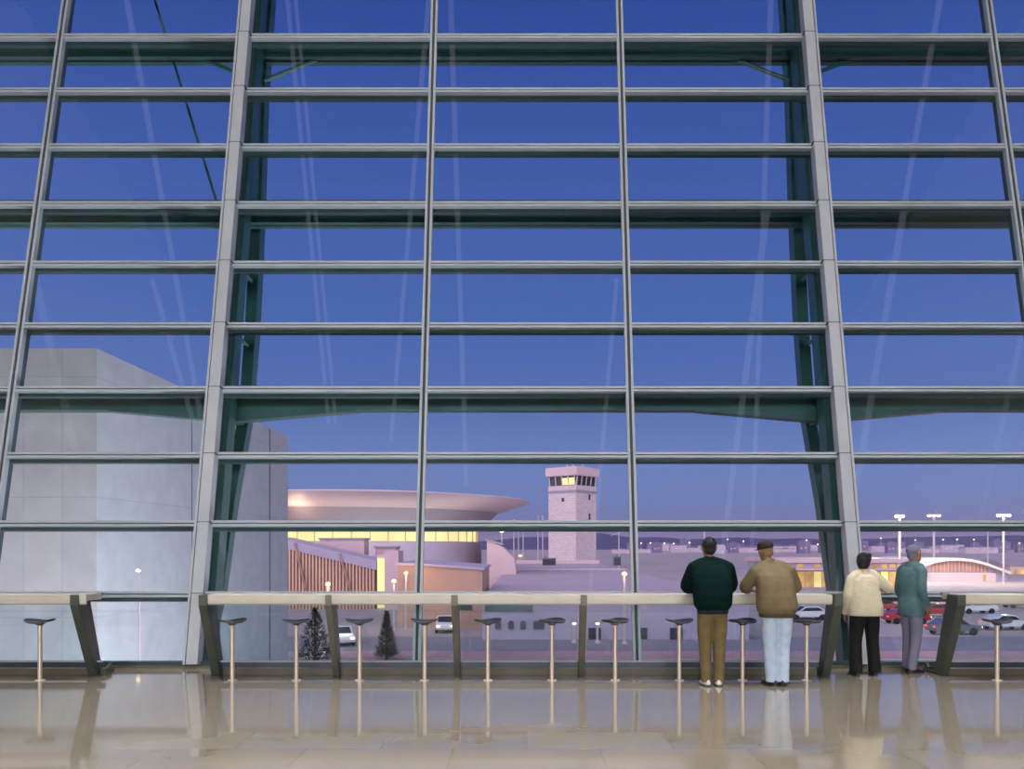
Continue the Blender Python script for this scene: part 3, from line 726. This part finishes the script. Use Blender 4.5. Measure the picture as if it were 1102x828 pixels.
def hand(mb, wrist, fwd, side, palm_n, curl=.5, s=1.0):
    """palm, four unequal bent fingers and a thumb leaving the side of the palm"""
    f = Vector(fwd).normalized(); sd = Vector(side).normalized(); pn = Vector(palm_n).normalized()
    w = Vector(wrist); L = .088 * s
    for k in range(5):
        t = k / 4
        off = sd * (t - .5) * .062 * s
        mb.tube([w + off * .7 - f * .008, w + off * .95 + f * L * .5, w + off + f * L], [.013 * s, .0145 * s, .0125 * s], 10)
        mb.ball(w + off + f * L, .0125 * s, seg=10)
    lens = (.074, .080, .074, .058); offs = (.5, .17, -.17, -.5)
    for ln, of in zip(lens, offs):
        a = w + sd * of * .066 * s + f * L
        p = [a]; d = f.copy(); ang = 0
        for seg in (.45, .32, .23):
            ang += curl * .75
            dd = f * math.cos(ang) + pn * math.sin(ang) + sd * of * .16
            p.append(p[-1] + dd.normalized() * ln * seg * s)
        mb.tube(p, [.0098 * s, .0092 * s, .0085 * s, .0072 * s], 8); mb.ball(p[-1], .0073 * s, seg=8)
    a = w + sd * .030 * s + f * .022 * s
    b = a + (sd * .8 + f * .6 + pn * .2).normalized() * .036 * s
    c = b + (sd * .35 + f * .9 + pn * .35).normalized() * .030 * s
    d = c + (f * .95 + pn * .4).normalized() * .022 * s
    mb.tube([a, b, c, d], [.014 * s, .0115 * s, .010 * s, .0078 * s], 8); mb.ball(d, .008 * s, seg=8)
def head(mb, c, yaw, pitch, roll, s=1.0):
    """skull, jaw, nose, ears, lips; face towards local +y. returns matrix"""
    Mx = Matrix.Translation(Vector(c)) @ Matrix.Rotation(yaw, 4, 'Z') @ Matrix.Rotation(pitch, 4, 'X') @ Matrix.Rotation(roll, 4, 'Y') @ Matrix.Scale(s, 4)
    h = MB()
    h.ball((0, -.012, .022), .076, .096, .090, 24)
    h.rings([ell((0, .018, -.125), .022, .026, 16), ell((0, .026, -.115), .040, .05, 16), ell((0, .022, -.085), .056, .066, 16), ell((0, .012, -.04), .067, .080, 16), ell((0, 0, .01), .073, .090, 16)])
    h.rings([[Vector(p) for p in r] for r in ([(-.008, .088, .012), (.008, .088, .012), (.006, .078, .012), (-.006, .078, .012)], [(-.012, .112, -.03), (.012, .112, -.03), (.018, .08, -.03), (-.018, .08, -.03)], [(-.01, .095, -.042), (.01, .095, -.042), (.014, .078, -.042), (-.014, .078, -.042)])])
    h.tube([(-.022, .080, -.066), (0, .088, -.064), (.022, .080, -.066)], [.006, .009, .006], 8)
    h.tube([(-.05, .070, .028), (-.02, .080, .032), (.02, .080, .032), (.05, .070, .028)], [.006, .008, .008, .006], 8)
    for sx in (-1, 1):
        h.tube([(sx * .072, -.002, .022), (sx * .084, -.014, .016), (sx * .083, -.014, -.01), (sx * .072, 0, -.032)], [.009, .013, .012, .008], 8)
    h.bm.transform(Mx)
    off = len(mb.bm.verts); mp = {}
    for v in h.bm.verts: mp[v] = mb.bm.verts.new(v.co)
    for f in h.bm.faces: mb.bm.faces.new([mp[v] for v in f.verts])
    h.bm.free()
    return Mx
def shoe(name, root, foot, yaw, m, heel=True, s=1.0):
    mb = MB(M[m], M['sole'])
    Mx = Matrix.Translation(Vector(foot)) @ Matrix.Rotation(yaw, 4, 'Z') @ Matrix.Scale(s, 4)
    mb.rings([ell((0, .035, .012), .045, .135, 24, 0, .8), ell((0, .035, .03), .047, .138, 24, 0, .8), ell((0, .02, .055), .043, .118, 24, -.12), ell((0, -.018, .082), .036, .056, 24, -.1), ell((0, -.026, .10), .034, .042, 24)], 0)
    mb.rings([ell((0, .035, 0), .046, .137, 24, 0, .8), ell((0, .035, .018), .050, .142, 24, 0, .8)], 1)
    mb.bm.transform(Mx)
    return mb.build(name, root, 60)
def person(loc, rz, P, look, label):
    """P: joints in local metres; look: clothing and colours"""
    mb = MB(M['skin'])
    hp, ch = Vector(P['hip']), Vector(P['chest'])
    # continuous body under the clothes
    mb.rings([ell(hp + Vector((0, 0, -.09)), .13, .09), ell(hp, .15, .105), ell(lerp(hp, ch, .5), .125, .09), ell(ch, .15, .10), ell(lerp(ch, P['neck'], .6), .13, .08), ell(P['neck'], .055, .055)])
    limb(mb, [lerp(ch, P['neck'], .7), P['neck'], Vector(P['head']) + Vector((0, -.01, -.05))], [.07, .055, .052])
    for s in 'LR':
        limb(mb, [P['sh' + s], P['el' + s], P['wr' + s]], [.05, .038, .026])
        limb(mb, [Vector(P['hj' + s]), P['kn' + s], Vector(P['ft' + s]) + Vector((0, -.03, .08))], [.078, .052, .036])
        hf, hs, hn, cu = P['hand' + s]
        hand(mb, P['wr' + s], hf, hs, hn, cu, look.get('hs', 1.0))
    Mx = head(mb, P['head'], *P['hrot'], look.get('heads', 1.0))
    body = mb.build('person', None, remesh=.0055, sm_iter=2)
    body.location = loc; body.rotation_euler = (0, 0, rz)
    # eyes
    for sx in (-1, 1):
        e = MB(M['eye'], M['alud']); e.ball((sx * .030, .0745, .010), .0115, .0115, .008, seg=12); e.ball((sx * .030, .0830, .010), .0046, seg=8, mi=1); e.bm.transform(Mx); e.build('eye', body, 60)
    # hair / cap
    hm = MB(M[look['hair']])
    if look['hairstyle'] == 'short':
        hm.ball((0, -.034, .044), .083, .096, .083, 26); hm.ball((0, -.05, -.03), .068, .06, .06, 20)
    elif look['hairstyle'] == 'bob':
        hm.ball((0, -.036, .044), .092, .100, .092, 26); hm.ball((0, -.045, -.025), .084, .075, .07, 20)
        for k in range(16):
            a = random.uniform(0, 2 * PI); hm.ball((.07 * math.cos(a), -.045 + .06 * math.sin(a), .05 + random.uniform(-.03, .05)), .03, seg=10)
    elif look['hairstyle'] == 'fringe':
        hm.ball((0, -.04, -.035), .075, .062, .05, 22); hm.ball((0, -.022, .01), .080, .092, .06, 22)
    ed = []
    bm2 = hm.bm
    bm2.transform(Mx)
    hm.build('hair', body, remesh=.007, sm_iter=3)
    if look.get('cap'):
        c = MB(M['cap']); c.rings([ell((0, -.018, .022), .084, .102, 26), ell((0, -.02, .05), .092, .110, 26), ell((0, -.02, .085), .084, .10, 26), ell((0, -.015, .112), .055, .07, 26), ell((0, -.01, .122), .01, .012, 26)])
        c.rings([ell((0, .085, .02), .06, .055, 20), ell((0, .088, .034), .058, .052, 20)])
        c.bm.transform(Mx); c.build('cap', body, remesh=.007, sm_iter=3)
    # jacket
    j = MB(M[look['jacket']])
    R = [ell(c, rx, ry, 24, 0, .85) for c, rx, ry in P['torso']]
    j.rings(R)
    for s in 'LR':
        r = look['sleeve']
        limb(j, [P['sh' + s], P['el' + s], lerp(P['el' + s], P['wr' + s], .9)], r)
        limb(j, [lerp(P['sh' + s], P['neck'], .85), lerp(P['sh' + s], P['neck'], .4), P['sh' + s]], [.06, .085, r[0]])
    # cloth folds
    jo = j.build('jacket', body, remesh=.011, sm_iter=5)
    c0, rx, ry = P['torso'][0]
    if look.get('band'):
        b = MB(M[look['band']]); c0 = Vector(c0)
        b.rings([ell(c0 + Vector((0, 0, -.045)), rx * .93, ry * .93, 28, 0, .85), ell(c0 + Vector((0, 0, -.035)), rx * .98, ry * .98, 28, 0, .85), ell(c0 + Vector((0, 0, .01)), rx * .99, ry * .99, 28, 0, .85), ell(c0 + Vector((0, 0, .025)), rx * .9, ry * .9, 28, 0, .85)])
        b.build('waistband', body, 50)
        for s in 'LR':
            b = MB(M[look['band']]); a, c = Vector(P['el' + s]), Vector(P['wr' + s])
            b.tube([lerp(a, c, .86), lerp(a, c, .9), lerp(a, c, .99)], [.046, .05, .042], 16); b.build('cuff', body, 50)
    b = MB(M[look.get('collar', look['jacket'])]); nk = Vector(P['neck'])
    b.rings([ell(nk + Vector((0, -.012, -.045)), .088, .085, 24), ell(nk + Vector((0, -.008, .0)), .074, .074, 24), ell(nk + Vector((0, -.004, .03)), .070, .070, 24), ell(nk + Vector((0, 0, .032)), .06, .06, 24), ell(nk + Vector((0, -.004, -.01)), .06, .06, 24)])
    b.build('collar', body, 60)
    # trousers
    t = MB(M[look['trousers']])
    t.rings([ell(hp + Vector((0, 0, -.10)), .155, .115, 24, 0, .85), ell(hp + Vector((0, 0, -.02)), .172, .128, 24, 0, .85), ell(hp + Vector((0, 0, .09)), .16, .115, 24, 0, .85)])
    for s in 'LR':
        a, k, f = Vector(P['hj' + s]), Vector(P['kn' + s]), Vector(P['ft' + s]) + Vector((0, -.03, .075))
        limb(t, [a + Vector((0, 0, .02)), lerp(a, k, .5), k, lerp(k, f, .5), f + Vector((0, 0, .0)), f + Vector((0, 0, -.03))], look['leg'] + [look['leg'][-1]], 14, False)
    t.build('trousers', body, remesh=.010, sm_iter=4)
    for s in 'LR': shoe('shoe', body, P['ft' + s], P.get('fy' + s, 0), look['shoe'], s=look.get('shs', 1.0))
    return tag(body, label, 'person')
V = Vector
# man in dark green jacket, forearms on the counter
PA = dict(hip=V((0, -.07, .93)), chest=V((0, -.03, 1.26)), neck=V((.0, .09, 1.50)), head=V((.005, .15, 1.635)), hrot=(0, -.12, 0),
          shL=V((-.20, .02, 1.385)), elL=V((-.285, .12, 1.155)), wrL=V((-.10, .37, 1.122)),
          shR=V((.20, .02, 1.385)), elR=V((.285, .12, 1.155)), wrR=V((.10, .37, 1.122)),
          handL=((.85, .5, -.22), (.5, .8, .0), (0, .1, -1), .12), handR=((-.85, .5, -.22), (-.5, .8, .0), (0, .1, -1), .12),
          hjL=V((-.085, -.06, .87)), knL=V((-.085, -.045, .48)), ftL=V((-.075, -.04, 0)),
          hjR=V((.085, -.06, .87)), knR=V((.085, -.045, .48)), ftR=V((.075, -.04, 0)), fyL=.15, fyR=-.15,
          torso=[(V((0, -.075, .90)), .185, .135), (V((0, -.08, .96)), .225, .155), (V((0, -.075, 1.08)), .235, .165), (V((0, -.055, 1.22)), .24, .165), (V((0, -.03, 1.34)), .235, .15), (V((0, .01, 1.42)), .19, .12), (V((0, .06, 1.48)), .10, .085)])
person((2.21, 9.68, 0), 0, PA, dict(hair='hairb', hairstyle='short', jacket='jgreen', sleeve=[.092, .080, .058], band='jnavy', collar='jgreen', trousers='khaki', leg=[.098, .095, .078, .070, .062], shoe='wshoe', heads=1.06),
       'man in dark green jacket, khaki trousers and white shoes leaning on the counter')
# man in olive brown jacket and cap, pale jeans
PB = dict(hip=V((.01, -.07, .93)), chest=V((-.02, -.03, 1.24)), neck=V((-.055, .07, 1.47)), head=V((-.085, .12, 1.605)), hrot=(.35, -.1, -.16),
          shL=V((-.225, .0, 1.345)), elL=V((-.335, .10, 1.16)), wrL=V((-.22, .38, 1.125)),
          shR=V((.165, .0, 1.355)), elR=V((.275, .05, 1.155)), wrR=V((.22, .32, 1.125)),
          handL=((.6, .8, -.22), (.8, -.5, .0), (0, .1, -1), .12), handR=((-.5, .85, -.22), (-.85, -.4, .0), (0, .1, -1), .12),
          hjL=V((-.08, -.06, .87)), knL=V((-.075, -.045, .48)), ftL=V((-.065, -.04, 0)),
          hjR=V((.09, -.06, .87)), knR=V((.08, -.045, .48)), ftR=V((.075, -.04, 0)), fyL=.3, fyR=-.25,
          torso=[(V((.0, -.08, .86)), .215, .145), (V((.0, -.085, .92)), .245, .165), (V((-.01, -.08, 1.06)), .235, .17), (V((-.02, -.06, 1.2)), .225, .165), (V((-.03, -.035, 1.31)), .215, .15), (V((-.04, 0, 1.39)), .175, .12), (V((-.05, .05, 1.45)), .10, .085)])
person((2.975, 9.68, 0), 0, PB, dict(hair='hairs', hairstyle='fringe', cap=True, jacket='jbrown', sleeve=[.088, .078, .06], band='jbrownd', collar='jbrown', trousers='denim', leg=[.105, .100, .082, .075, .070], shoe='bshoe', heads=1.0),
       'man in olive brown jacket, dark cap and pale blue jeans leaning on the counter')
# woman in cream jacket
PC = dict(hip=V((.0, 0, .84)), chest=V((-.02, .0, 1.12)), neck=V((-.01, .02, 1.33)), head=V((-.005, .04, 1.455)), hrot=(-.25, .02, .04),
          shL=V((-.165, 0, 1.235)), elL=V((-.235, -.02, 1.0)), wrL=V((-.235, .06, .80)),
          shR=V((.155, 0, 1.245)), elR=V((.335, .0, 1.10)), wrR=V((.27, .235, 1.14)),
          handL=((0.05, .25, -1), (.2, 1, .2), (1, 0, 0), .45), handR=((-.4, .9, .1), (-.5, -.3, .8), (-.6, -.2, -.5), .5),
          hjL=V((-.09, 0, .79)), knL=V((-.115, .01, .44)), ftL=V((-.125, .0, 0)),
          hjR=V((.09, 0, .79)), knR=V((.105, .02, .44)), ftR=V((.125, .02, 0)), fyL=.1, fyR=-.2,
          torso=[(V((.0, -.01, .77)), .225, .15), (V((.0, -.01, .88)), .22, .155), (V((-.01, -.01, 1.0)), .205, .145), (V((-.015, 0, 1.12)), .20, .14), (V((-.015, 0, 1.22)), .185, .12), (V((-.01, .0, 1.275)), .14, .1), (V((-.01, .02, 1.31)), .085, .075)])
person((4.335, 10.36, 0), 0, PC, dict(hair='hairb', hairstyle='bob', jacket='jcream', sleeve=[.072, .066, .052], trousers='black', leg=[.10, .092, .078, .078, .082], shoe='bshoe', heads=.94, hs=.9, shs=.9),
       'woman in cream jacket and black trousers standing beside the facade post')
# person in teal coat by the glass
PD = dict(hip=V((0, 0, .90)), chest=V((0, .0, 1.20)), neck=V((0, .02, 1.43)), head=V((0, .05, 1.56)), hrot=(0, 0, 0),
          shL=V((-.17, 0, 1.33)), elL=V((-.20, -.03, 1.06)), wrL=V((-.16, .10, .88)),
          shR=V((.17, 0, 1.33)), elR=V((.20, -.03, 1.06)), wrR=V((.16, .10, .88)),
          handL=((0.1, .4, -1), (.1, .9, .3), (1, 0, 0), .45), handR=((-.1, .4, -1), (-.1, .9, .3), (-1, 0, 0), .45),
          hjL=V((-.08, 0, .85)), knL=V((-.085, .02, .47)), ftL=V((-.08, .02, 0)),
          hjR=V((.08, 0, .85)), knR=V((.085, .0, .47)), ftR=V((.08, -.04, 0)),
          torso=[(V((0, -.01, .74)), .18, .125), (V((0, -.01, .86)), .185, .13), (V((0, 0, 1.0)), .175, .12), (V((0, 0, 1.18)), .185, .125), (V((0, 0, 1.3)), .18, .11), (V((0, .0, 1.36)), .14, .095), (V((0, .02, 1.41)), .085, .075)])
person((5.06, 10.62, 0), -1.25, PD, dict(hair='slate', hairstyle='short', jacket='teal', sleeve=[.068, .06, .048], trousers='slate', leg=[.09, .082, .066, .06, .056], shoe='bshoe', heads=.96, hs=.92, shs=.92),
       'slim person in teal coat standing sideways close to the glass')
# ================================================================ LIGHT, SKY, CAMERA
def area(name, loc, target, sx, sy, power, col, spread=180):
    L = bpy.data.lights.new(name, 'AREA'); L.shape = 'RECTANGLE'; L.size = sx; L.size_y = sy; L.energy = power; L.color = col[:3]; L.spread = math.radians(spread)
    o = bpy.data.objects.new(name, L); C.objects.link(o); o.location = loc
    o.rotation_euler = (Vector(target) - Vector(loc)).to_track_quat('-Z', 'Y').to_euler(); return o
def point(name, loc, power, col, r=.15):
    L = bpy.data.lights.new(name, 'POINT'); L.energy = power; L.color = col[:3]; L.shadow_soft_size = r
    o = bpy.data.objects.new(name, L); C.objects.link(o); o.location = loc; return o
WARM = (1.0, .86, .72); NEUT = (1, .965, .94); SOD = (1, .5, .22)
# recessed ceiling downlights of the hall
k = 0
for yy in (-9, -3, 3, 8):
    for xx in (-11, -5.5, 0, 5.5, 11):
        mb = MB(M['alud'], M['hallglow']); mb.lathe([(.34, ZC - .02), (.34, ZC + .02), (.30, ZC - .0), (.30, ZC - .03)], 24, 0, 0)
        root = None
        area('downlight', (xx, yy, ZC - .33), (xx, yy, 0), .5, .5, 190, NEUT, 60)
# added unseen fill at the back of the hall, lighting people and frames
area('back_fill', (0, YB + .6, 5.0), (0, 12, 6.5), 28, 4.6, 3000, (.97, .98, 1), 160)
# apron lights outside
area('apron_flood', (-1.0, 15.5, -5.2), (-13, 24, 1.0), 2.5, 1.0, 1900, (.9, .95, 1.0))
area('roof_uplight', (W(440, 0, 115).x, 115, 2.0), (W(420, 0, 130).x, 130, 9), 26, 1.2, 1000, (1, .84, .8))
point('sodium', W(353, 627, 59.3), 260, SOD); point('sodium', W(424, 624, 71.5), 220, SOD); point('sodium', W(437, 615, 73.3), 260, SOD); point('sodium', W(672, 616, 62.3), 200, SOD)
point('flood', W(968, 553, 172), 14000, WARM, .8); point('flood', W(1005, 552, 170), 12000, WARM, .8); point('flood', W(1080, 553, 162), 11000, (1, .8, .66), .8)
point('pavilion_glow', W(318, 556, 114), 600, (1, .62, .4), 1.0)
point('car_light', W(366, 676, 61.5), 120, (1, .95, .9))
w = bpy.data.worlds.new('dusk'); bpy.context.scene.world = w; w.use_nodes = True
nt = w.node_tree; nt.nodes.clear(); N = nt.nodes; L = nt.links
out = N.new('ShaderNodeOutputWorld'); bg = N.new('ShaderNodeBackground'); tc = N.new('ShaderNodeTexCoord'); sp = N.new('ShaderNodeSeparateXYZ')
L.new(tc.outputs['Generated'], sp.inputs[0])
rp = N.new('ShaderNodeValToRGB'); L.new(sp.outputs['Z'], rp.inputs['Fac'])
SK = 1.3
stops = [(0.0, (140, 116, 158)), (.02, (120, 112, 166)), (.06, (108, 120, 182)), (.11, (104, 120, 186)), (.17, (86, 106, 178)), (.27, (74, 98, 174)), (.37, (68, 91, 170)), (.5, (56, 79, 160)), (.57, (46, 68, 150)), (1.0, (34, 52, 124))]
e = rp.color_ramp.elements
while len(e) < len(stops): e.new(.5)
for el, (p_, c_) in zip(e, stops): el.position = p_; c4 = rgb(*c_, k=SK); el.color = (c4[0] * 1.07, c4[1] * 1.05, c4[2] * .90, 1)
# afterglow low on the side the camera turns its back to
dt = N.new('ShaderNodeVectorMath'); dt.operation = 'DOT_PRODUCT'; dt.inputs[1].default_value = Vector((-.35, -.92, .18)).normalized(); L.new(tc.outputs['Generated'], dt.inputs[0])
mr = N.new('ShaderNodeMapRange'); mr.inputs['From Min'].default_value = -.15; mr.inputs['From Max'].default_value = 1; mr.inputs['To Max'].default_value = 1; L.new(dt.outputs['Value'], mr.inputs['Value'])
mx = N.new('ShaderNodeMix'); mx.data_type = 'RGBA'; mx.blend_type = 'ADD'; L.new(mr.outputs['Result'], mx.inputs['Factor']); L.new(rp.outputs['Color'], mx.inputs['A']); mx.inputs['B'].default_value = (2.75, 2.2, 2.5, 1)
L.new(mx.outputs['Result'], bg.inputs['Color']); bg.inputs['Strength'].default_value = 1.0; L.new(bg.outputs[0], out.inputs['Surface'])
cam = bpy.data.cameras.new('camera'); co = bpy.data.objects.new('camera', cam); C.objects.link(co)
co.location = (0, 0, EYE); co.rotation_euler = (PI / 2, 0, 0)
cam.sensor_fit = 'HORIZONTAL'; cam.sensor_width = 36; cam.lens = F / 1102 * 36; cam.shift_x = -(PX - 551) / 1102; cam.shift_y = (PY - 414) / 1102; cam.clip_end = 6000; cam.clip_start = .05
S = bpy.context.scene; S.camera = co
S.view_settings.view_transform = 'Standard'; S.view_settings.look = 'None'; S.view_settings.exposure = 0; S.view_settings.gamma = 1; S.view_settings.use_curve_mapping = False
S.cycles.transparent_max_bounces = 32; S.cycles.max_bounces = 8; S.cycles.diffuse_bounces = 3; S.cycles.glossy_bounces = 4; S.cycles.caustics_reflective = False; S.cycles.caustics_refractive = False
S.cycles.use_denoising = True
